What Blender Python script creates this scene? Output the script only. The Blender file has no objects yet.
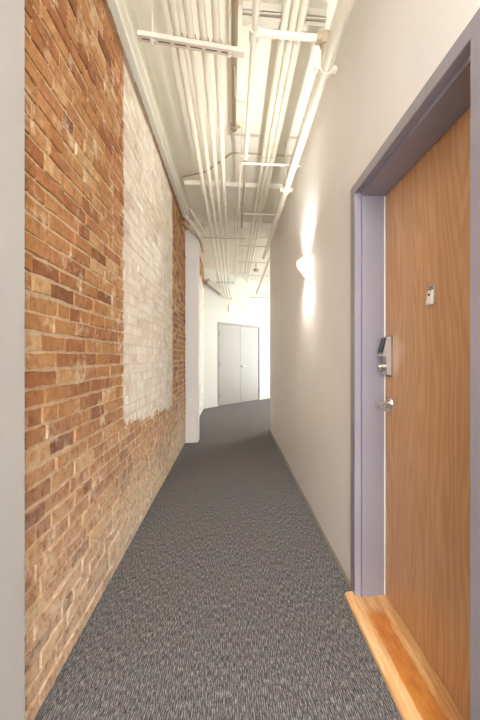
import bpy, bmesh, math, random
from mathutils import Vector, Matrix
random.seed(7)
scene = bpy.context.scene
COL = scene.collection

# ------------------------------------------------------------------ camera
F = 370.0; EYE = 1.28
TH = math.atan(37/370.0); S, Cc = math.sin(TH), math.cos(TH)
cam_d = bpy.data.cameras.new('camera'); cam = bpy.data.objects.new('camera', cam_d); COL.objects.link(cam)
cam.location = (0, 0, EYE); cam.rotation_euler = (math.pi/2, 0, -TH)
cam_d.sensor_fit = 'VERTICAL'; cam_d.sensor_height = 36; cam_d.lens = F/720*36
cam_d.shift_x = -29/720; cam_d.shift_y = -3/720; cam_d.clip_start = 0.05
scene.camera = cam

def yd(Z, X):            # corridor distance of a point at view depth Z and lateral X
    return (Z - X*S)/Cc

# ------------------------------------------------------------------ materials
def srgb(r, g, b):
    f = lambda c: (c/255/12.92) if c/255 <= .04045 else ((c/255+.055)/1.055)**2.4
    return (f(r), f(g), f(b), 1)

class NT:
    def __init__(s, name):
        s.m = bpy.data.materials.new(name); s.m.use_nodes = True
        s.t = s.m.node_tree; s.b = s.t.nodes['Principled BSDF']
    def n(s, typ, **kw):
        nd = s.t.nodes.new(typ)
        for k, v in kw.items():
            if k in nd.inputs.keys(): nd.inputs[k].default_value = v
            else: setattr(nd, k, v)
        return nd
    def l(s, a, b): s.t.links.new(a, b)
    def coords(s, scale=(1,1,1)):
        tc = s.n('ShaderNodeTexCoord'); mp = s.n('ShaderNodeMapping'); mp.inputs['Scale'].default_value = scale
        s.l(tc.outputs['Object'], mp.inputs['Vector']); return mp.outputs[0]
    def noise(s, vec, scale, detail=3, rough=.55, dist=0):
        nd = s.n('ShaderNodeTexNoise', Scale=scale, Detail=detail, Roughness=rough, Distortion=dist)
        s.l(vec, nd.inputs['Vector']); return nd.outputs['Fac']
    def ramp(s, fac, stops):
        r = s.n('ShaderNodeValToRGB'); e = r.color_ramp.elements
        while len(e) < len(stops): e.new(.5)
        for el, (p, c) in zip(e, stops): el.position = p; el.color = c
        s.l(fac, r.inputs[0]); return r.outputs[0]
    def mix(s, fac, a, b, mode='MIX'):
        m = s.n('ShaderNodeMix', data_type='RGBA', blend_type=mode)
        for sock, v in ((m.inputs[0], fac), (m.inputs[6], a), (m.inputs[7], b)):
            if hasattr(v, 'is_linked') or isinstance(v, bpy.types.NodeSocket): s.l(v, sock)
            else: sock.default_value = v
        return m.outputs[2]
    def math(s, op, a, b=0.0, c=0.0):
        m = s.n('ShaderNodeMath', operation=op)
        for sock, v in zip(m.inputs, (a, b, c)):
            if isinstance(v, bpy.types.NodeSocket): s.l(v, sock)
            else: sock.default_value = v
        return m.outputs[0]
    def bump(s, h, strength=.3, dist=.002):
        b = s.n('ShaderNodeBump', Strength=strength, Distance=dist)
        s.l(h, b.inputs['Height']); s.l(b.outputs[0], s.b.inputs['Normal'])
    def smooth(s, v, a, b):
        m = s.n('ShaderNodeMapRange', interpolation_type='SMOOTHSTEP'); s.l(v, m.inputs[0])
        m.inputs[1].default_value = a; m.inputs[2].default_value = b; return m.outputs[0]

def paint(name, col, rough=.6, var=.05, bump=.15, scale=60, metallic=0):
    t = NT(name); v = t.coords()
    f = t.noise(v, 3, 4)
    c2 = tuple(c*(1-var*2) for c in col[:3])+(1,)
    t.l(t.ramp(f, [(.3, c2), (.7, col)]), t.b.inputs['Base Color'])
    t.b.inputs['Roughness'].default_value = rough; t.b.inputs['Metallic'].default_value = metallic
    t.bump(t.noise(v, scale, 3), bump, .001)
    return t.m

M = {}
M['wall'] = paint('wall_paint', srgb(230, 226, 222), .55, .02, .12, 90)
M['left_wall'] = paint('plaster_paint', srgb(186, 183, 181), .6, .02, .12, 90)
M['far_wall'] = paint('far_wall_paint', srgb(212, 211, 203), .6, .02, .1)
M['ceiling'] = paint('ceiling_paint', srgb(244, 239, 226), .7, .04, .3, 25)
M['conduit'] = paint('conduit_paint', srgb(235, 229, 213), .4, .03, .1, 60)
M['tan_pipe'] = paint('tan_pipe_paint', srgb(188, 170, 146), .5, .05, .2)
M['strut'] = paint('strut_paint', srgb(214, 206, 192), .45, .03, .1)
M['slot'] = paint('slot_dark', srgb(120, 100, 82), .8)
M['ledge'] = paint('ledge_paint', srgb(232, 227, 212), .55, .03, .5, 30)
M['rubber'] = paint('base_rubber', srgb(150, 138, 128), .6, .03, .1)
M['frame'] = paint('frame_paint', srgb(143, 136, 145), .38, .03, .08, 120)
M['grey_door'] = paint('grey_door_paint', srgb(156, 151, 143), .4, .02, .05)
M['grey_frame'] = paint('grey_frame_paint', srgb(140, 135, 128), .4, .02, .05)
M['silver'] = paint('satin_nickel', srgb(200, 195, 190), .32, .02, .02, metallic=.9)
M['hinge'] = paint('hinge_steel', srgb(120, 115, 108), .4, .02, .02, metallic=.7)
M['keypad'] = paint('keypad_plastic', srgb(48, 40, 52), .3, .02, .02)
M['white_metal'] = paint('sconce_white', srgb(240, 238, 232), .5, .01, .03)
M['closed'] = paint('outer_wall', srgb(200, 196, 190), .7)

def emis(name, col, st):
    t = NT(name); t.b.inputs['Base Color'].default_value = col
    t.b.inputs['Emission Color'].default_value = col; t.b.inputs['Emission Strength'].default_value = st
    return t.m
M['shade'] = emis('frosted_shade', srgb(255, 250, 240), 1.1)
M['sconce_shade'] = emis('frosted_sconce', srgb(255, 252, 242), 4.5)
M['bulb'] = emis('bulb_glow', srgb(255, 244, 226), 14)
M['sign_face'] = emis('exit_face', srgb(255, 255, 252), 1.3)
M['sign_letter'] = emis('exit_letters', srgb(232, 190, 196), .6)

# brick
def brick_mat(name, mortar):
    t = NT(name)
    tc = t.n('ShaderNodeTexCoord'); sep = t.n('ShaderNodeSeparateXYZ'); t.l(tc.outputs['Object'], sep.inputs[0])
    v = tc.outputs['Object']
    Y, Z = sep.outputs[1], sep.outputs[2]
    nf = t.noise(v, 28, 5, .65); nm = t.noise(v, 7, 4, .6); nl = t.noise(v, 1.3, 3, .6)
    if mortar:
        base = t.ramp(nf, [(.3, srgb(186, 156, 120)), (.7, srgb(218, 196, 166))])
    else:
        at = t.n('ShaderNodeAttribute', attribute_name='tone')
        base = t.ramp(at.outputs['Fac'], [(0, srgb(136, 84, 54)), (.22, srgb(170, 110, 66)), (.5, srgb(190, 136, 86)),
                                          (.78, srgb(200, 150, 100)), (1, srgb(216, 178, 134))])
        mott = t.ramp(nf, [(.28, srgb(165, 150, 140)), (.5, srgb(235, 232, 228)), (.72, srgb(255, 255, 255))])
        base = t.mix(.75, base, mott, 'MULTIPLY')
    # mortar smears and pale bloom, stronger near the floor and low on the wall
    low = t.smooth(Z, 1.35, .15)
    smear = t.math('ADD', t.smooth(nm, .52, .74), t.math('MULTIPLY', low, .6))
    smear = t.math('MULTIPLY', smear, t.smooth(nf, .25, .6))
    smear = t.math('MINIMUM', t.math('MULTIPLY', smear, .75), .85)
    base = t.mix(smear, base, srgb(230, 210, 184))
    bloom = t.math('MULTIPLY', t.smooth(Z, .75, .0), t.math('MULTIPLY', t.smooth(nf, .2, .55), t.smooth(Y, .6, 3.0)))
    base = t.mix(t.math('MULTIPLY', bloom, .62), base, srgb(232, 216, 194))
    # whitewash panels (old paint with its own ragged outline)
    wob = t.math('MULTIPLY', t.math('SUBTRACT', nf, .5), .10)
    wob2 = t.math('MULTIPLY', t.math('SUBTRACT', nm, .5), .22)
    y1 = t.math('ADD', Y, wob); z1 = t.math('ADD', t.math('ADD', Z, wob2), t.math('MULTIPLY', Y, .07))
    a = t.math('MULTIPLY', t.smooth(y1, 2.42, 2.47), t.smooth(y1, 4.45, 4.37))
    a = t.math('MULTIPLY', a, t.smooth(z1, .98, 1.04))
    b = t.math('MULTIPLY', t.smooth(Y, 5.7, 5.75), t.smooth(z1, 3.66, 3.60))
    a = t.math('MULTIPLY', a, t.smooth(z1, 3.50, 3.44))
    msk = t.math('MAXIMUM', a, b)
    worn = t.math('MULTIPLY', msk, t.ramp(nf, [(.2, (.62,)*3+(1,)), (.45, (.97,)*3+(1,))]))
    white = t.ramp(nm, [(.3, srgb(226, 214, 200)), (.62, srgb(242, 238, 230))])
    if mortar: white = t.mix(.5, white, srgb(204, 194, 180))
    else: white = t.mix(.55, white, t.ramp(at.outputs['Fac'], [(.1, srgb(222, 208, 194)), (.5, srgb(248, 244, 238)), (.9, srgb(255, 254, 252))]), 'MULTIPLY')
    base = t.mix(worn, base, white)
    brown_top = t.math('MULTIPLY', t.smooth(t.math('ADD', Z, t.math('MULTIPLY', wob, .6)), 3.15, 3.20), t.smooth(Y, 5.6, 5.5))
    base = t.mix(t.math('MULTIPLY', brown_top, .8), base, srgb(122, 88, 56))  # browner band along the top courses below the ledge
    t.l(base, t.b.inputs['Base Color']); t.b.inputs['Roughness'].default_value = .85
    t.bump(t.math('ADD', nf, t.math('MULTIPLY', nm, .6)), .8, .006)
    return t.m
M['brick'] = brick_mat('old_brick', False); M['mortar'] = brick_mat('lime_mortar', True)

# carpet
t = NT('loop_carpet')
v1 = t.coords((290, 30, 1)); v2 = t.coords((170, 100, 1)); v3 = t.coords((1, 1, 1))
n1 = t.noise(v1, 1, 2, .6); n2 = t.noise(v2, 1, 3, .6); n3 = t.noise(v3, .9, 3)
wv = t.n('ShaderNodeTexWave', Scale=38.0, Distortion=2.0, Detail=1.0); wv.bands_direction = 'X'; t.l(t.coords(), wv.inputs['Vector'])
h = t.math('ADD', t.math('MULTIPLY', n1, .64), t.math('ADD', t.math('MULTIPLY', n2, .28), t.math('MULTIPLY', wv.outputs['Fac'], .08)))
c = t.ramp(h, [(.38, srgb(34, 32, 34)), (.50, srgb(82, 79, 80)), (.62, srgb(154, 150, 149))])
c = t.mix(t.math('MULTIPLY', n3, .25), c, srgb(104, 101, 104))
t.l(c, t.b.inputs['Base Color']); t.b.inputs['Roughness'].default_value = .95
t.bump(h, .5, .004); M['carpet'] = t.m

# oak veneer
def wood(name, c1, c2, c3, rough=.35, sc=(1, 1, 1)):
    t = NT(name)
    v = t.coords((3*sc[0], 2.6*sc[1], .34*sc[2]))
    warp = t.noise(v, 1.6, 3, .5)
    mx = t.n('ShaderNodeVectorMath', operation='ADD'); t.l(v, mx.inputs[0])
    cmb = t.n('ShaderNodeCombineXYZ'); t.l(t.math('MULTIPLY', warp, 1.5), cmb.inputs[1]); t.l(cmb.outputs[0], mx.inputs[1])
    wv = t.n('ShaderNodeTexWave', Scale=3.2, Distortion=3.0, Detail=3.0); wv.bands_direction = 'Y'
    wv.inputs['Detail Scale'].default_value = 1.2
    t.l(mx.outputs[0], wv.inputs['Vector'])
    fine = t.noise(t.coords((60*sc[0], 130*sc[1], 3.5*sc[2])), 1, 3, .6)
    big = t.noise(t.coords((1, 5*sc[1], .6*sc[2])), 1, 2)
    f = t.math('ADD', t.math('MULTIPLY', wv.outputs['Fac'], .22), t.math('ADD', t.math('MULTIPLY', fine, .42), t.math('MULTIPLY', big, .36)))
    c = t.ramp(f, [(.28, c1), (.5, c2), (.72, c3)])
    t.l(c, t.b.inputs['Base Color']); t.b.inputs['Roughness'].default_value = rough
    t.bump(fine, .06, .001)
    return t
tw = wood('oak_veneer', srgb(184, 134, 90), srgb(196, 148, 104), srgb(208, 164, 122)); M['oak'] = tw.m

t = wood('threshold_oak', srgb(206, 150, 96), srgb(220, 170, 116), srgb(232, 192, 142), .3, (1.5, .15, 8))
base_col = t.b.inputs['Base Color'].links[0].from_socket
tc = t.n('ShaderNodeTexCoord'); sep = t.n('ShaderNodeSeparateXYZ'); t.l(tc.outputs['Object'], sep.inputs[0])
nn = t.noise(t.coords((26, 9, 1)), 1, 5, .65)
xx = t.math('ADD', sep.outputs[0], t.math('MULTIPLY', t.math('SUBTRACT', nn, .5), .035))
m = t.math('MULTIPLY', t.smooth(xx, .652, .660), t.smooth(xx, .745, .735))
m = t.math('MULTIPLY', m, t.smooth(sep.outputs[1], 1.80, 1.72))
orange = t.ramp(nn, [(.4, srgb(190, 108, 36)), (.62, srgb(216, 140, 60))])
t.l(t.mix(t.math('MULTIPLY', m, .85), base_col, orange), t.b.inputs['Base Color']); M['threshold'] = t.m

# ------------------------------------------------------------------ mesh helpers
def link(name, bm, mat, parent=None, smooth=False):
    me = bpy.data.meshes.new(name); bm.normal_update(); bm.to_mesh(me); bm.free()
    for m_ in (mat if isinstance(mat, (list, tuple)) else [mat]): me.materials.append(m_)
    if smooth:
        for p in me.polygons: p.use_smooth = True
        me.set_sharp_from_angle(angle=math.radians(40))
    o = bpy.data.objects.new(name, me); COL.objects.link(o)
    if parent: o.parent = parent
    return o
def tag(o, label=None, cat=None, group=None, kind=None):
    for k, v in (('label', label), ('category', cat), ('group', group), ('kind', kind)):
        if v: o[k] = v
    return o
def thing(name, label, cat, loc=(0, 0, 0), rz=0, group=None):
    o = bpy.data.objects.new(name, None); COL.objects.link(o); o.location = loc; o.rotation_euler = (0, 0, rz)
    o.empty_display_size = .1
    return tag(o, label, cat, group)
def box(bm, x0, x1, y0, y1, z0, z1, bev=0):
    vs = [bm.verts.new((x, y, z)) for x in (x0, x1) for y in (y0, y1) for z in (z0, z1)]
    fs = [bm.faces.new([vs[i] for i in q]) for q in ((0,1,3,2), (4,6,7,5), (0,4,5,1), (2,3,7,6), (0,2,6,4), (1,5,7,3))]
    if bev:
        es = set(e for f in fs for e in f.edges)
        bmesh.ops.bevel(bm, geom=list(es), offset=bev, segments=2, affect='EDGES', profile=.6)
    return vs
def B(name, dims, mat, parent=None, bev=0):
    bm = bmesh.new(); box(bm, *dims, bev=bev); return link(name, bm, mat, parent)
def prism(bm, prof, axis, a0, a1):     # prof: list of 2D points; axis 'y': (x,z), 'z': (x,y), 'x': (y,z)
    def mk(p, a):
        return {'y': (p[0], a, p[1]), 'z': (p[0], p[1], a), 'x': (a, p[0], p[1])}[axis]
    A = [bm.verts.new(mk(p, a0)) for p in prof]; Bv = [bm.verts.new(mk(p, a1)) for p in prof]
    n = len(prof)
    bm.faces.new(A); bm.faces.new(Bv[::-1])
    for i in range(n): bm.faces.new((A[i], Bv[i], Bv[(i+1) % n], A[(i+1) % n]))
    bmesh.ops.recalc_face_normals(bm, faces=bm.faces)
def cyl(bm, p0, p1, r0, r1=None, seg=20):
    r1 = r0 if r1 is None else r1
    p0, p1 = Vector(p0), Vector(p1); d = p1-p0
    q = d.to_track_quat('Z', 'Y').to_matrix().to_4x4()
    bmesh.ops.create_cone(bm, cap_ends=True, segments=seg, radius1=r0, radius2=r1, depth=d.length, matrix=Matrix.Translation((p0+p1)/2) @ q)
def tube(bm, pts, r, seg=14, fil=.06):
    pts = [Vector(p) for p in pts]; path = [pts[0]]
    for i in range(1, len(pts)-1):
        a, b, c = pts[i-1], pts[i], pts[i+1]
        u, w = (a-b), (c-b); f = min(fil, u.length*.45, w.length*.45)
        p, q = b+u.normalized()*f, b+w.normalized()*f
        for k in range(7):
            s = k/6; path.append(p*(1-s)**2+b*2*s*(1-s)+q*s*s)
    path.append(pts[-1])
    rings = []; up = None
    for i, p in enumerate(path):
        d = (path[min(i+1, len(path)-1)]-path[max(i-1, 0)]).normalized()
        if up is None:
            up = Vector((0, 0, 1)) if abs(d.z) < .9 else Vector((1, 0, 0))
        up = (up-d*up.dot(d)).normalized(); sd = d.cross(up)
        rings.append([bm.verts.new(p+(up*math.cos(t_)+sd*math.sin(t_))*r) for t_ in [2*math.pi*k/seg for k in range(seg)]])
    for a, b in zip(rings, rings[1:]):
        for k in range(seg): bm.faces.new((a[k], a[(k+1) % seg], b[(k+1) % seg], b[k]))
    bm.faces.new(rings[0][::-1]); bm.faces.new(rings[-1])
    bmesh.ops.recalc_face_normals(bm, faces=bm.faces)
def T(name, pts, r, mat, parent=None, fil=.06):
    bm = bmesh.new(); tube(bm, pts, r, fil=fil); return link(name, bm, mat, parent, smooth=True)
def Cy(name, p0, p1, r, mat, parent=None, r1=None):
    bm = bmesh.new(); cyl(bm, p0, p1, r, r1); return link(name, bm, mat, parent, smooth=True)

# ------------------------------------------------------------------ setting
CEIL = 3.50; BACK = -2.6
XL, XR = -.69, .655
CX, CY = .655, 6.38                      # right wall ends here, hall bends right
LX, LY = -.69, 9.29                      # far left corner
DIR = Vector((1.771, 2.05, 0)).normalized()
NRM = Vector((DIR.y, -DIR.x, 0))         # towards the hall

def poly(name, pts, z0, z1, mat, **kw):
    bm = bmesh.new(); prism(bm, pts, 'z', z0, z1); o = link(name, bm, mat); return tag(o, kind='structure', **kw)
end = Vector((LX, LY, 0))+DIR*9
D2 = Vector((math.cos(math.radians(43)), math.sin(math.radians(43)), 0))
e2 = Vector((CX, CY, 0))+D2*7
outline = [(-.95, BACK), (1.15, BACK), (1.15, CY-.3), (e2.x+.2, e2.y-.3), (end.x+.5, end.y+.2), (end.x, end.y+.4), (LX-.3, LY+.1)]
bm = bmesh.new(); prism(bm, outline, 'z', -.1, 0); tag(link('floor', bm, M['carpet']), 'charcoal and grey loop carpet covering the whole hallway floor', 'floor', kind='structure')
bm = bmesh.new(); prism(bm, outline, 'z', CEIL, CEIL+.12); tag(link('ceiling', bm, M['ceiling']), 'cream painted ceiling above the pipes and conduits', 'ceiling', kind='structure')

# brick wall: mortar bed, then every brick of the bond in one mesh
bm = bmesh.new(); box(bm, XL-.26, XL-.006, 1.10, LY+.1, 0, 3.262); box(bm, XL-.26, XL-.06, 1.10, 5.5, 3.262, CEIL); box(bm, XL-.26, XL-.006, 5.5, LY+.1, 3.262, CEIL)
for f in bm.faces: f.material_index = 1
lay = bm.loops.layers.float_color.new('tone')
zc = 0.012; course = 0
while zc < CEIL-.03:
    top_lim = 3.285 if True else CEIL
    hgt = .0590+random.uniform(-.004, .004)
    y = 1.11 - random.uniform(0, .1)
    header = course % 6 == 3
    drift = random.uniform(-.002, .002)
    while y < LY:
        L = (.098 if header else .205)+random.uniform(-.012, .012)
        if not header and random.random() < .22: L = random.uniform(.09, .13)
        if header and random.random() < .2: L = .2
        y0, y1 = max(y, 1.10), min(y+L, LY)
        z0, z1 = zc, zc+hgt
        if y1-y0 > .03 and (z1 < 3.27 or y0 > 5.5):
            out = random.uniform(-.004, .003); j = lambda a=.0035: random.uniform(-a, a)
            nseg = max(2, int((y1-y0)/.05)); back, front = [], []
            xf = XL+out
            tone = min(1, max(0, random.gauss(.5, .24)))
            ring = []
            for k in range(nseg+1):
                yy = y0+(y1-y0)*k/nseg
                ring.append((yy, z0+j(.0034)+drift)); 
            for k in range(nseg, -1, -1):
                yy = y0+(y1-y0)*k/nseg
                ring.append((yy, z1+j(.0034)+drift))
            ca = ((y0+y1)/2, (z0+z1)/2)
            bk = [bm.verts.new((XL-.012, a, b_)) for a, b_ in ring]
            fr = [bm.verts.new((xf+j(.001), a+(.004 if a < ca[0]-.02 else -.004 if a > ca[0]+.02 else 0), b_+(.0035 if b_ < ca[1] else -.0035))) for a, b_ in ring]
            n = len(ring); fs = [bm.faces.new(fr[::-1])]
            for k in range(n): fs.append(bm.faces.new((bk[k], bk[(k+1) % n], fr[(k+1) % n], fr[k])))
            for f in fs:
                for lp in f.loops: lp[lay] = (tone, tone, tone, 1)
        y += L+.008
    zc += hgt+.009; course += 1
bmesh.ops.recalc_face_normals(bm, faces=bm.faces)
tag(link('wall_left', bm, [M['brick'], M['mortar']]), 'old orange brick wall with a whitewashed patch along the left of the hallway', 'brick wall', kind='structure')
# plaster wall in the near left
tag(B('wall_left', (-.95, -.66, BACK, 1.255, 0, CEIL), M['left_wall']), 'plain white plaster wall at the left edge of the photo, ending where the brick starts', 'wall', kind='structure')

# ledge above the brick
bm = bmesh.new()
prism(bm, [(-.75, 3.30), (-.662, 3.305), (-.655, 3.322), (-.626, 3.326), (-.620, 3.335), (-.620, CEIL), (-.75, CEIL)], 'y', 1.255, 5.45)
tag(link('trim_1', bm, M['ledge']), 'cream painted ledge running along the top of the brick wall', 'ledge', kind='structure')

# right wall with door opening
def wallbox(*d):
    return tag(B('wall_right', d, M['wall']), kind='structure')
OY0, OY1, OZ = .941, 1.887, 2.139
bm = bmesh.new()
box(bm, XR, 1.0, BACK, OY0-.045, 0, CEIL); box(bm, XR, 1.0, OY1+.045, CY, 0, CEIL); box(bm, XR, 1.0, OY0-.045, OY1+.045, OZ+.045, CEIL)
box(bm, .86, 1.0, OY0-.045, OY1+.045, 0, OZ+.045)
tag(link('wall_right', bm, M['wall']), 'smooth off-white painted wall on the right with the oak door in it', 'wall', kind='structure')
# right wall after the bend
p0 = Vector((CX, CY-.001, 0))
pp = [p0, p0+D2*7, p0+D2*7+Vector((D2.y, -D2.x, 0))*.3, p0+Vector((.34, 0, 0))]
bm = bmesh.new(); prism(bm, [(p.x, p.y) for p in pp][::-1], 'z', 0, CEIL)
tag(link('wall_right', bm, M['wall']), 'off-white wall past the bend, turned away behind the right corner', 'wall', kind='structure')
# far wall with double door opening
def FW(s, n, z=0):     # s along the far wall, n out of it
    return Vector((LX, LY, z))+DIR*s+NRM*n
def FB(bm, s0, s1, n0, n1, z0, z1, bev=0):
    vs = [bm.verts.new(FW(s, n, z)) for s in (s0, s1) for n in (n0, n1) for z in (z0, z1)]
    fs = [bm.faces.new([vs[i] for i in q]) for q in ((0,1,3,2), (4,6,7,5), (0,4,5,1), (2,3,7,6), (0,2,6,4), (1,5,7,3))]
    bmesh.ops.recalc_face_normals(bm, faces=fs)
    if bev: bmesh.ops.bevel(bm, geom=list(set(e for f in fs for e in f.edges)), offset=bev, segments=2, affect='EDGES')
def FBo(name, dims, mat, parent=None, bev=0):
    bm = bmesh.new(); FB(bm, *dims, bev=bev); return link(name, bm, mat, parent)
def s_at(px):          # where an image column meets the far wall foot
    c0 = Vector((Cc, -S, 0))*((px-269)/F)+Vector((S, Cc, 0))
    # c0*t = L + DIR*s
    a, b, c_, d = c0.x, -DIR.x, c0.y, -DIR.y
    det = a*d-b*c_; return (a*LY-c_*LX)/det
DS0, DS1 = s_at(217.7), s_at(259.6)
bm = bmesh.new()
FB(bm, -.05, DS0+.04, -.15, 0, 0, CEIL); FB(bm, DS1-.04, 9, -.15, 0, 0, CEIL); FB(bm, DS0+.04, DS1-.04, -.15, 0, 2.15, CEIL)
FB(bm, DS0+.04, DS1-.04, -.15, -.10, 0, 2.15)
tag(link('wall_back', bm, M['far_wall']), 'white far wall holding the grey double doors at the bend', 'wall', kind='structure')
bm = bmesh.new(); FB(bm, 8.6, 8.75, -.1, 3.6, 0, CEIL)
tag(link('wall_end', bm, M['far_wall']), 'white wall closing the hall past the bend', 'wall', kind='structure')

# ceiling beams
bm = bmesh.new(); box(bm, -.60, XR, 4.72, 5.35, CEIL-.055, CEIL, .004)
tag(link('trim_2', bm, M['ceiling']), 'shallow cream cross beam of the ceiling behind the conduits', 'beam', kind='structure')
bm = bmesh.new(); box(bm, -.69, .66, 6.10, 6.30, CEIL-.09, CEIL, .004)
tag(link('trim_3', bm, M['ceiling']), 'second cream cross beam where the ceiling opens at the bend', 'beam', kind='structure')

# column
zcF = 5.56
bm = bmesh.new(); box(bm, -.695, -.505, 5.60, 5.86, 0, 3.17, .004)
tag(link('column', bm, M['wall']), 'white boxed-in column standing at the end of the orange brick', 'column', kind='structure')

# baseboards
bm = bmesh.new(); prism(bm, [(XR, 0), (XR-.012, 0), (XR-.011, .022), (XR-.004, .032), (XR, .032)], 'y', OY1+.069, CY)
tag(link('baseboard_right', bm, M['rubber']), 'thin grey-brown base strip along the foot of the right wall', 'baseboard', kind='structure')
bm = bmesh.new(); FB(bm, 0, DS0-.002, 0, .010, 0, .075); FB(bm, DS1+.002, 8.5, 0, .010, 0, .075)
tag(link('baseboard_back', bm, M['far_wall']), 'low white base strip on either side of the grey double doors', 'baseboard', kind='structure')

# ------------------------------------------------------------------ oak door
FX = .640
bm = bmesh.new()
# section of a double rabbet hollow-metal frame: (depth x, offset into the opening)
sec = [(XR-.001, -.068), (FX+.003, -.068), (FX, -.065), (FX, -.002), (FX+.002, 0), (.675, 0), (.675, .016), (.798, .016), (.798, .0), (.858, 0), (.858, -.040), (XR-.001, -.040)]
def fr_y(sgn, edge): return [(x, edge+sgn*o) for x, o in sec]
prism(bm, fr_y(-1, OY1), 'z', .012, OZ)
prism(bm, fr_y(1, OY0), 'z', .012, OZ)
prism(bm, [(x, OZ-(o if o > -.06 else o+.016)) for x, o in sec], 'y', OY0-.068, OY1+.068)
bmesh.ops.recalc_face_normals(bm, faces=bm.faces)
fr_o = tag(link('trim_4', bm, M['frame']), 'lilac-grey painted steel frame around the oak door', 'door frame', kind='structure')
bm = bmesh.new(); box(bm, .794, .800, OY1-.0185, OY1-.016, .035, OZ-.016)
link('weatherstrip', bm, M['white_metal'], fr_o)
door = thing('door_1', 'large flush oak door set deep in the right wall', 'door', (.82, OY0, 0)); door['kind'] = 'structure'
def inv(o, p):
    o.parent = p; o.matrix_parent_inverse = Matrix.Translation(p.location).inverted(); return o
inv(B('door_leaf', (.802, .846, OY0+.003, OY1-.003, .034, OZ-.003), M['oak'], bev=.0015), door)
# electronic lock
ly0, ly1 = 1.792, 1.852
lk = B('lock_plate', (.797, .802, ly0-.006, ly1+.006, 1.180, 1.388), M['hinge'], bev=.002)
bm = bmesh.new()
prism(bm, [(.797, 1.383), (.776, 1.383), (.756, 1.298), (.748, 1.292), (.748, 1.286), (.774, 1.280), (.776, 1.192), (.797, 1.190)], 'y', ly0, ly1)
inv(lk, door)
lb = link('lock_body', bm, M['silver']); lb.parent = lk; 
bm = bmesh.new(); prism(bm, [(.7765, 1.377), (.768, 1.377), (.749, 1.303), (.7575, 1.300)], 'y', ly0+.006, ly1-.006)
kp = link('keypad', bm, M['keypad']); kp['label'] = 'dark slanted keypad'; kp.parent = lk
bm = bmesh.new(); cyl(bm, (.776, 1.822, 1.232), (.750, 1.822, 1.232), .021, .019); cyl(bm, (.751, 1.822, 1.232), (.742, 1.822, 1.232), .012, .010)
kn = link('lock_knob', bm, M['silver'], smooth=True); kn.parent = lk
# lever
rs = Cy('rose', (.802, 1.812, 1.045), (.792, 1.812, 1.045), .030, M['silver'], r1=.027); inv(rs, door)
bm = bmesh.new(); tube(bm, [(.793, 1.812, 1.045), (.730, 1.812, 1.043), (.734, 1.705, 1.026), (.750, 1.690, 1.024)], .0095, fil=.014)
lv = link('lever', bm, M['silver'], smooth=True); lv.parent = rs
# door viewer with knocker
vw = B('viewer_plate', (.795, .802, 1.392, 1.440, 1.488, 1.568), M['silver'], bev=.002); inv(vw, door)
bm = bmesh.new(); prism(bm, [(.795, 1.548), (.792, 1.548), (.784, 1.498), (.786, 1.492), (.795, 1.492)], 'y', 1.398, 1.434)
k2 = link('knocker', bm, M['white_metal']); k2.parent = vw
v3 = Cy('peephole', (.790, 1.416, 1.529), (.785, 1.416, 1.530), .005, M['keypad']); v3.parent = vw
bm = bmesh.new()
for r_ in (1.552, 1.560):
    for k in range(4): box(bm, .7942, .7952, 1.400+k*.0080, 1.405+k*.0080, r_-.002, r_+.002)
v4 = link('plate_marking', bm, M['keypad']); v4.parent = vw
# threshold
bm = bmesh.new()
prism(bm, [(.598, 0), (.598, .012), (.602, .020), (.610, .025), (.640, .027), (.755, .027), (.760, .032), (.800, .032), (.800, .030), (.846, .030), (.846, 0)], 'y', OY0-.048, OY1+.040)
bmesh.ops.recalc_face_normals(bm, faces=bm.faces)
tag(link('threshold', bm, M['threshold']), 'worn orange oak threshold board under the oak door', 'threshold')

# ------------------------------------------------------------------ grey double doors
bm = bmesh.new(); fw = .05
FB(bm, DS0, DS0+fw, -.09, .012, 0, 2.19, .002); FB(bm, DS1-fw, DS1, -.09, .012, 0, 2.19, .002); FB(bm, DS0+fw, DS1-fw, -.09, .012, 2.14, 2.19, .002)
tag(link('trim_5', bm, M['grey_frame']), 'grey steel frame around the double doors at the end', 'door frame', kind='structure')
mid = (DS0+DS1)/2
for k, (a, b_) in enumerate(((DS0+fw+.003, mid-.003), (mid+.003, DS1-fw-.003))):
    base = FW(a if k == 0 else b_, 0)
    dr = thing('door_%d' % (k+2), ['left leaf of the grey double doors, without a handle', 'right leaf of the grey double doors, with the lever handle'][k], 'door', base)
    dr['kind'] = 'structure'
    inv(FBo('door_leaf', (a, b_, -.045, 0, .012, 2.137), M['grey_door'], bev=.002), dr)
    hs = DS0+fw if k == 0 else DS1-fw
    for hz in (.26, 1.09, 1.90):
        p = FW(hs, .008); h_ = Cy('hinge', (p.x, p.y, hz-.055), (p.x, p.y, hz+.055), .011, M['hinge']); inv(h_, dr)
    if k == 1:
        a0 = FW(mid+.065, 0, 1.02); a1 = FW(mid+.065, .008, 1.02); a2 = FW(mid+.065, .055, 1.02); a3 = FW(mid+.18, .055, 1.02)
        r_ = Cy('rose', a0, a1, .028, M['hinge']); inv(r_, dr)
        l_ = T('lever', [a1, a2, a3], .0095, M['silver'], r_, fil=.015)

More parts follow.
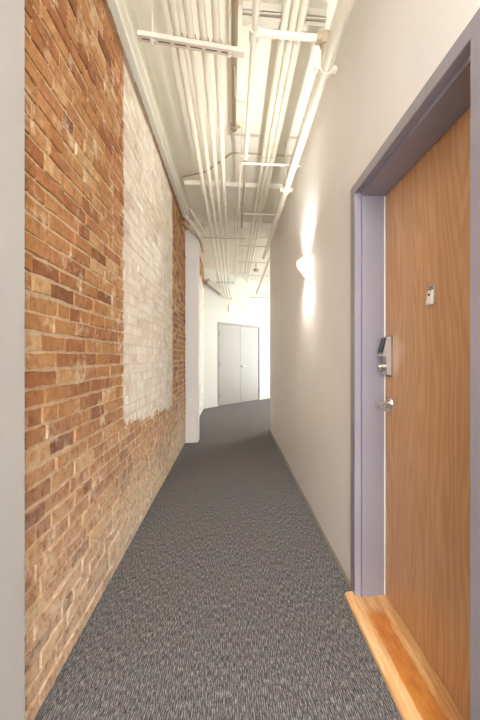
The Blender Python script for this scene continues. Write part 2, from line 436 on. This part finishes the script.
# ------------------------------------------------------------------ exit sign
ss = s_at(232); sz = EYE+49*9.8/F
sg = thing('exit_sign', 'small glowing white exit sign high over the grey double doors', 'exit sign', FW(ss, 0, sz))
inv(FBo('housing', (ss-.155, ss+.155, 0.0, .045, sz-.10, sz+.10), M['white_metal'], bev=.004), sg)
inv(FBo('sign_face', (ss-.145, ss+.145, .0455, .049, sz-.09, sz+.09), M['sign_face']), sg)
cu = bpy.data.curves.new('txt', 'FONT'); cu.body = 'EXIT'; cu.size = .15; cu.extrude = .002; cu.align_x = 'CENTER'; cu.align_y = 'CENTER'
tmp = bpy.data.objects.new('tmp', cu); COL.objects.link(tmp)
dg = bpy.context.evaluated_depsgraph_get(); me = bpy.data.meshes.new_from_object(tmp.evaluated_get(dg))
bpy.data.objects.remove(tmp)
me.materials.clear(); me.materials.append(M['sign_letter'])
R = Matrix((( DIR.x, 0, NRM.x, 0), (DIR.y, 0, NRM.y, 0), (0, 1, 0, 0), (0, 0, 0, 1)))
me.transform(Matrix.Translation(FW(ss, .050, sz)) @ R)
lt = bpy.data.objects.new('lettering', me); COL.objects.link(lt); inv(lt, sg)

# ------------------------------------------------------------------ sconce
def sconce(loc, rz, label, energy, vis=True):
    s = thing('wall_sconce', label, 'wall light', loc, rz, None)
    # local: wall plane x=0, projects to -x, wedge plan
    Pt = [(-.002, -.085), (-.014, -.085), (-.095, 0), (-.014, .085), (-.002, .085)]
    bm = bmesh.new()
    hh = (.085, .080, .022, .080, .085)
    outer = [[bm.verts.new((x, y, q*h_+.012*(h_ < .05))) for (x, y), h_ in zip(Pt, hh)] for q in (-1, 1)]
    Pi = [(-.004, -.078), (-.014, -.078), (-.086, 0), (-.014, .078), (-.004, .078)]
    inn = [[bm.verts.new((x, y, q*h_+.012*(h_ < .05))) for (x, y), h_ in zip(Pi, hh)] for q in (-1, 1)]
    for i in range(4):
        bm.faces.new((outer[0][i], outer[0][i+1], outer[1][i+1], outer[1][i]))
        bm.faces.new((inn[0][i+1], inn[0][i], inn[1][i], inn[1][i+1]))
        for q in (0, 1): bm.faces.new((outer[q][i], outer[q][i+1], inn[q][i+1], inn[q][i]))
    for e in (0, 4):
        bm.faces.new((outer[0][e], outer[1][e], inn[1][e], inn[0][e]))
    bmesh.ops.recalc_face_normals(bm, faces=bm.faces)
    link('shade', bm, M['sconce_shade'], s)
    B('back_plate', (-.004, 0, -.07, .07, -.075, .075), M['white_metal'], s, .001)
    bm = bmesh.new(); bmesh.ops.create_uvsphere(bm, u_segments=16, v_segments=10, radius=.024, matrix=Matrix.Translation((-.042, 0, 0)) @ Matrix.Diagonal((1, 1, 1.7, 1)))
    link('bulb', bm, M['bulb'], s, True)
    Cy('screw', (-.040, -.056, .0), (-.046, -.062, .0), .006, M['hinge'], s)
    for dz in (.088, -.088):
        ld = bpy.data.lights.new('lamp_light', 'SPOT'); ld.spot_size = math.radians(150); ld.spot_blend = 1; ld.energy = energy*(1.25 if dz > 0 else .8); ld.color = (.99, .985, .93); ld.shadow_soft_size = .03
        lo = bpy.data.objects.new('lamp_light', ld); COL.objects.link(lo); lo.parent = s; lo.location = (-.055, 0, dz*.85); lo.rotation_euler = (math.pi if dz > 0 else 0, 0, 0)
    return s
sconce((XR, 3.15, 2.07), 0, 'white wedge-shaped wall sconce glowing on the right wall past the oak door', 19)
q0 = p0+D2*2.6
sconce((q0.x, q0.y, 2.07), D2.to_track_quat('Y', 'Z').to_euler().z, 'white wall sconce hidden round the bend on the right wall', 8)
sconce((XR, -.9, 2.07), 0, 'unseen white wall sconce added on the right wall behind the viewpoint for brightness', 70)  # added out of view to light the ceiling and near walls

def ceiling_lamp(x, y, label, energy):
    s = thing('ceiling_lamp', label, 'ceiling light', (x, y, CEIL))
    Cy('base', (0, 0, 0), (0, 0, -.05), .16, M['white_metal'], s)
    Cy('diffuser', (0, 0, -.05), (0, 0, -.075), .15, M['shade'], s, r1=.13)
    ld = bpy.data.lights.new('lamp_light', 'AREA'); ld.shape = 'DISK'; ld.size = .26; ld.energy = energy; ld.color = (1, .98, .95)
    lo = bpy.data.objects.new('lamp_light', ld); COL.objects.link(lo); lo.parent = s; lo.location = (0, 0, -.08)
q1 = Vector((CX, CY, 0))+DIR*2.3+Vector((-.05, .05, 0))
ceiling_lamp(q1.x, q1.y, 'round white ceiling lamp over the hall past the bend', 18)
ceiling_lamp(0, -1.3, 'unseen round white ceiling lamp added behind the viewpoint for brightness', 16)  # added fixture out of view, brightens floor and walls

# ------------------------------------------------------------------ conduits and pipes
c_ = Cc
def xz(slope, z): return slope*z*c_       # lateral position of a run from its image slope
G1 = 'four cream conduits hung on the left rack'
zL = 1.80
slopes = [.168, .1275, .088, .048]
words = ['leftmost of the four cream conduits on the left rack, nearest the brick', 'second cream conduit from the brick on the left rack',
         'third cream conduit from the brick on the left rack', 'rightmost of the four cream conduits on the left rack']
Yend = []
for k, sl in enumerate(slopes):
    x = -xz(sl, zL+.03); z = EYE+zL+.0235
    # wall distance at this x
    s_ = (x-LX)/DIR.x; yw = LY+DIR.y*s_
    o = thing('conduit', words[k], 'conduit', (x, BACK, z), 0, G1)
    inv(T('tube', [(x, BACK, z), (x, yw-.16-.02*k, z), (x+.05, yw-.075, z-.20), (x+.09, yw+.004, z-.27)], .0225, M['conduit'], fil=.10), o)
    yc = yd(F*(zL+.05)/([230, 252, 246, 239][k]), x)
    inv(Cy('coupling', (x, yc, z), (x, yc+.07, z), .0265, M['conduit']), o)
    inv(Cy('coupling', (x, 4.1+.1*k, z), (x, 4.17+.1*k, z), .0265, M['conduit']), o)

def strut(name_label, x0, x1, y, z, group, cat='bracket', slots=True, rods=(), conds=(), below=False):
    """slotted channel, slots in the underside; z is its underside"""
    o = thing('strut_channel', name_label, cat, ((x0+x1)/2, y, z), 0, group)
    w, h = .0235, .026
    bm = bmesh.new()
    prism(bm, [(y-w, z), (y+w, z), (y+w, z+h), (y+w-.006, z+h), (y+w-.006, z+h-.003), (y+w-.003, z+h-.003), (y+w-.003, z+.003), (y-w+.003, z+.003), (y-w+.003, z+h-.003), (y-w+.006, z+h-.003), (y-w+.006, z+h), (y-w, z+h)], 'x', x0, x1)
    inv(link('channel', bm, M['strut']), o)
    if slots:
        bm = bmesh.new(); x = x0+.02
        while x+.07 < x1+.001:
            box(bm, x, x+.065, y-.0045, y+.0045, z-.0008, z+.001); x += .088
        inv(link('slots', bm, M['slot']), o)
    for rx in rods:
        r_ = Cy('rod', (rx, y, z-.03), (rx, y, CEIL), .0048, M['strut']); inv(r_, o)
        n_ = Cy('nut', (rx, y, z-.014), (rx, y, z-.001), .013, M['strut']); n_.parent = r_
    for (cx, cz, cr) in conds:
        bm = bmesh.new()
        a_ = [(cx+(cr+.001)*math.cos(t_), cz+(cr+.001)*math.sin(t_)) for t_ in [math.pi*k_/8 for k_ in range(9)]]
        b_ = [(cx+(cr+.006)*math.cos(t_), cz+(cr+.006)*math.sin(t_)) for t_ in [math.pi*k_/8 for k_ in range(9)]]
        zz = z+h
        prism(bm, [(cx+cr+.001, zz)]+a_+[(cx-cr-.001, zz), (cx-cr-.006, zz)]+b_[::-1]+[(cx+cr+.006, zz)], 'y', y-.011, y+.011)
        inv(link('strap', bm, M['tan_pipe']), o)
    return o
cl = [(-xz(s_, zL+.03), EYE+zL+.0235, .0225) for s_ in slopes]
GS = 'slotted channels hung across the ceiling'
zb = EYE+zL-.026
st0 = strut('near slotted channel on rods, carrying the four left conduits', -.522, .072, yd(2.14, 0), zb, GS, rods=(-.445, -.013), conds=cl)
st0.rotation_euler.z = math.radians(6)
strut('middle slotted channel under the four left conduits, beside the column top', -.455, .20, yd(F*1.765/118, 0), zb, GS, rods=(-.42, .04))
strut('farthest slotted channel under the left conduits, in front of the far wall', -.39, .06, 8.93, zb, GS, rods=(-.365, .04))
# right ceiling channel and the triple conduits below it
zT = 2.105
xs = [xz(s_, zT) for s_ in (.157, .182, .2065)]
o = strut('near slotted channel fixed to the ceiling above the three right conduits', .065, .60, yd(2.345, 0), EYE+zT+.0215, GS, slots=False)
ych = yd(2.345, 0)
bm = bmesh.new(); box(bm, .065, .60, ych-.045, ych-.030, EYE+zT+.050, EYE+zT+.066); box(bm, .065, .60, ych-.045, ych+.0, EYE+zT+.060, CEIL)
inv(link('back_channel', bm, M['strut']), o)
for k, x in enumerate(xs):
    z = EYE+zT
    ob = thing('conduit', ['left one of the three cream conduits bundled close together under the right of the ceiling', 'middle one of the three cream conduits bundled close together under the right of the ceiling',
                       'right one of the three cream conduits bundled close together under the right of the ceiling'][k], 'conduit', (x, BACK, z), 0, 'three bundled cream conduits')
    inv(T('tube', [(x, BACK, z), (x, 9.0+.3*k, z), (x-.02, 9.2+.3*k, z-.03), (x-.02, 9.6+.3*k, z-.03)], .0245, M['conduit']), ob)
    for yy in (ych+.055, yd(F*zT/202, x)):
        bm = bmesh.new(); cyl(bm, (x, yy, z), (x, yy+.022, z), .0250)
        cyl(bm, (x-.006, yy+.011, z-.030), (x-.006, yy+.011, z-.018), .006, seg=8); inv(link('clamp', bm, M['strut'], smooth=True), ob)

# big sprinkler main, its tee, riser and branch
zP = 1.72; xP = xz(.324, zP)
ob = thing('sprinkler_main', 'thick cream sprinkler pipe running close to the right wall', 'pipe', (xP, BACK, EYE+zP))
ym = yd(F*zP/288, xP)
inv(T('tube', [(xP, BACK, EYE+zP), (xP, ym, EYE+zP)], .0365, M['conduit']), ob)
inv(T('tube', [(xP, ym, EYE+zP), (xP, 6.4, EYE+zP)], .0315, M['conduit']), ob)
for yy, rr in ((ym, .044), (yd(F*zP/167, xP), .040)):
    bm = bmesh.new(); cyl(bm, (xP, yy-.02, EYE+zP), (xP, yy+.02, EYE+zP), rr)
    for sg_ in (-1, 1):
        box(bm, xP+sg_*(rr+.010)-.014, xP+sg_*(rr+.010)+.014, yy-.016, yy+.016, EYE+zP-.012, EYE+zP+.012, .003)
        cyl(bm, (xP+sg_*(rr+.014), yy, EYE+zP-.024), (xP+sg_*(rr+.014), yy, EYE+zP+.024), .006, seg=8)
    inv(link('clamp', bm, M['conduit'], smooth=True), ob)
inv(Cy('hanger_rod', (xP, yd(F*zP/167, xP), EYE+zP+.03), (xP, yd(F*zP/167, xP), CEIL), .005, M['strut']), ob)
inv(Cy('hanger_rod', (xP, 1.2, EYE+zP+.03), (xP, 1.2, CEIL), .005, M['strut']), ob)
zC = 1.90; xB = xz(.068, zC)
rp = thing('sprinkler_branch', 'cream sprinkler branch rising from the main, crossing over and turning along the ceiling', 'pipe', (xP, ym, EYE+zP))
inv(Cy('riser', (xP, ym, EYE+zP+.036), (xP, ym, EYE+zC-.03), .0235, M['tan_pipe']), rp)
bm = bmesh.new(); cyl(bm, (xP, ym, EYE+zC-.045), (xP, ym, EYE+zC+.028), .034); cyl(bm, (xP-.055, ym, EYE+zC), (xP, ym, EYE+zC), .033)
inv(link('elbow', bm, M['tan_pipe'], smooth=True), rp)
inv(Cy('cross_pipe', (xP-.05, ym, EYE+zC), (xB+.02, ym, EYE+zC), .0205, M['conduit']), rp)
bm = bmesh.new(); cyl(bm, (xB+.035, ym, EYE+zC), (xB-.012, ym, EYE+zC), .027); cyl(bm, (xB, ym-.03, EYE+zC), (xB, ym+.055, EYE+zC), .029)
inv(link('tee', bm, M['conduit'], smooth=True), rp)
yb = yd(F*zC/201, xB)
inv(Cy('branch_pipe', (xB, ym+.05, EYE+zC), (xB, yb, EYE+zC), .0185, M['conduit']), rp)
inv(Cy('feed_pipe', (xB+.012, BACK, EYE+zC), (xB+.002, ym-.02, EYE+zC), .0205, M['conduit']), rp)
bm = bmesh.new(); cyl(bm, (xB, yb-.015, EYE+zC), (xB, yb+.03, EYE+zC), .026); box(bm, xB-.045, xB+.045, yb-.006, yb+.006, EYE+zC-.006, EYE+zC+.006)
inv(link('clamp', bm, M['conduit'], smooth=True), rp)
inv(Cy('hanger_rod', (xB-.035, yb, EYE+zC), (xB-.035, yb, CEIL), .004, M['strut']), rp)
inv(T('shadow_strip', [(xB, yb+.03, EYE+zC), (xB+.006, yb+.2, EYE+zC+.05), (xB+.012, 5.6, EYE+zC+.05)], .013, M['tan_pipe']), rp)  # thin tan tube drawn in place of a shadow strip on the ceiling
inv(T('wall_stay', [(.02, yd(2.75, 0), CEIL-.06), (.025, yd(2.75, 0), EYE+zC), (xB, yd(2.75, 0), EYE+zC)], .004, M['strut']), rp)

# tan stub pipe tight under the ceiling
xt = .018; zt = CEIL-.045
ob = thing('ceiling_pipe', 'tan pipe tight under the ceiling ending in a round cap, right of the four conduits', 'pipe', (xt, BACK, zt))
yt = yd(F*(zt-EYE)/231, xt)
inv(Cy('tube', (xt, BACK, zt), (xt, yt, zt), .021, M['tan_pipe']), ob)
bm = bmesh.new(); cyl(bm, (xt, yt-.01, zt), (xt, yt+.05, zt), .034, .030); cyl(bm, (xt+.02, yt+.02, zt), (xt+.06, yt+.02, zt+.01), .012)
inv(link('cap', bm, M['tan_pipe'], smooth=True), ob)

# conduit with an elbow from the right wall, then along the hall
zE = 1.86; xE = xz(.045, zE); yE = yd(F*zE/194, xE)
tag(T('conduit', [(XR, yE, EYE+zE), (xE, yE, EYE+zE), (xE, 8.9, EYE+zE)], .0115, M['conduit'], fil=.05), 'thin cream conduit coming from the right wall and turning along the hall', 'conduit')
zA = CEIL-.012
tag(T('conduit', [(-.60, 4.62, zA-.0), (-.29, 4.45, zA), (.0, yd(4.0, 0), zA), (XR, yd(4.0, 0), zA)], .0085, M['tan_pipe'], fil=.05), 'thin tan conduit crossing tight under the ceiling and angling off to the left', 'conduit')
# cross conduits at the bend
def cross(y, z, x0, x1, r, label, extra=None):
    o = thing('conduit', label, 'conduit', (x0, y, z), 0, 'cross conduits near the bend')
    inv(T('tube', [(x0, y, z), (x1, y, z)], r, M['conduit']), o)
    for rx in (x0+.06, x1-.06): inv(Cy('rod', (rx, y, z), (rx, y, CEIL), .004, M['strut']), o)
cross(yd(F*2.02/143, .3), EYE+2.02, .07, XR, .010, 'thin cream conduit crossing below the bundled conduits, nearest of those by the bend')
cross(yd(F*1.98/119, .3)-.02, EYE+1.98, .06, XR, .010, 'thin cream conduit crossing level with the end of the right wall')
cross(yd(F*1.95/111, .3), EYE+1.95, .10, 1.2, .012, 'cream conduit crossing just past the end of the right wall')
cross(yd(F*1.95/95, .3), EYE+1.95, .14, 1.6, .016, 'thicker cream conduit crossing the bend beside the bundled conduits')
cross(yd(F*1.95/82, .3), EYE+1.95, .14, 2.0, .016, 'cream conduit crossing the bend, second from the far wall')
cross(yd(F*1.66/60, .3)-.3, EYE+1.60, .50, 2.2, .018, 'farthest cream conduit crossing over the grey double doors')
# second main past the bend
o = thing('sprinkler_pipe', 'cream sprinkler pipe past the bend that ends in an elbow over the doors', 'pipe', (.72, 6.8, EYE+1.86))
inv(T('tube', [(.735, 6.75, EYE+1.90), (.62, 9.4, EYE+1.62), (2.6, 9.9, EYE+1.62)], .028, M['conduit'], fil=.08), o)
inv(Cy('hanger_rod', (.735, 6.78, EYE+1.92), (.735, 6.78, CEIL), .005, M['strut']), o)
# smoke detector
o = thing('smoke_detector', 'small round smoke detector with a dark band hanging over the bend', 'smoke detector', (.56, 8.6, CEIL))
inv(Cy('base', (.56, 8.6, CEIL), (.56, 8.6, CEIL-.18), .02, M['strut']), o)
inv(Cy('head', (.56, 8.6, CEIL-.18), (.56, 8.6, CEIL-.23), .075, M['tan_pipe'], r1=.05), o)

# slanting tubes over the column
def W(px, py, Z):
    X = (px-269)/F*Z; return (X*Cc+Z*S, -X*S+Z*Cc, EYE-(py-357)/F*Z)
dl = ['upper cream tube slanting from the ledge down over the column top', 'lower cream tube slanting from the ledge down to the column top', 'tube with its shade put into a tan colour, slanting over the column top and bending down beside it']
for k, (pts, r) in enumerate((([W(189.5, 209, 4.95), W(205, 234, 5.45)], .021), ([W(186.5, 217, 4.95), W(199, 234, 5.40)], .021), ([W(183.5, 222, 5.0), W(200, 240, 5.42), W(203.5, 252, 5.42)], .020))):
    tag(T('slanted_tube', pts, r, M['conduit'] if k < 2 else M['tan_pipe'], fil=.04), dl[k], 'pipe', 'slanting tubes above the column')  # last tube is tan so that its shade sits in the colour
# slanting tube standing in for a band of shade high on the far wall
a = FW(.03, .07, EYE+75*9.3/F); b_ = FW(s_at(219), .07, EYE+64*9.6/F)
tag(T('shade_band', [a, b_], .065, M['strut']), 'thick olive-cream tube standing in for a slanting band of shade high on the far wall left of the exit sign', 'pipe')

# ------------------------------------------------------------------ light
w = bpy.data.worlds.new('world'); scene.world = w; w.use_nodes = True
bg = w.node_tree.nodes['Background']; bg.inputs[0].default_value = (.93, .98, 1.0, 1); bg.inputs[1].default_value = 5.4
vs = scene.view_settings; vs.view_transform = 'Standard'; vs.look = 'None'; vs.gamma = 1; vs.use_curve_mapping = False
vs.exposure = 1.52
scene.cycles.max_bounces = 12; scene.cycles.diffuse_bounces = 8
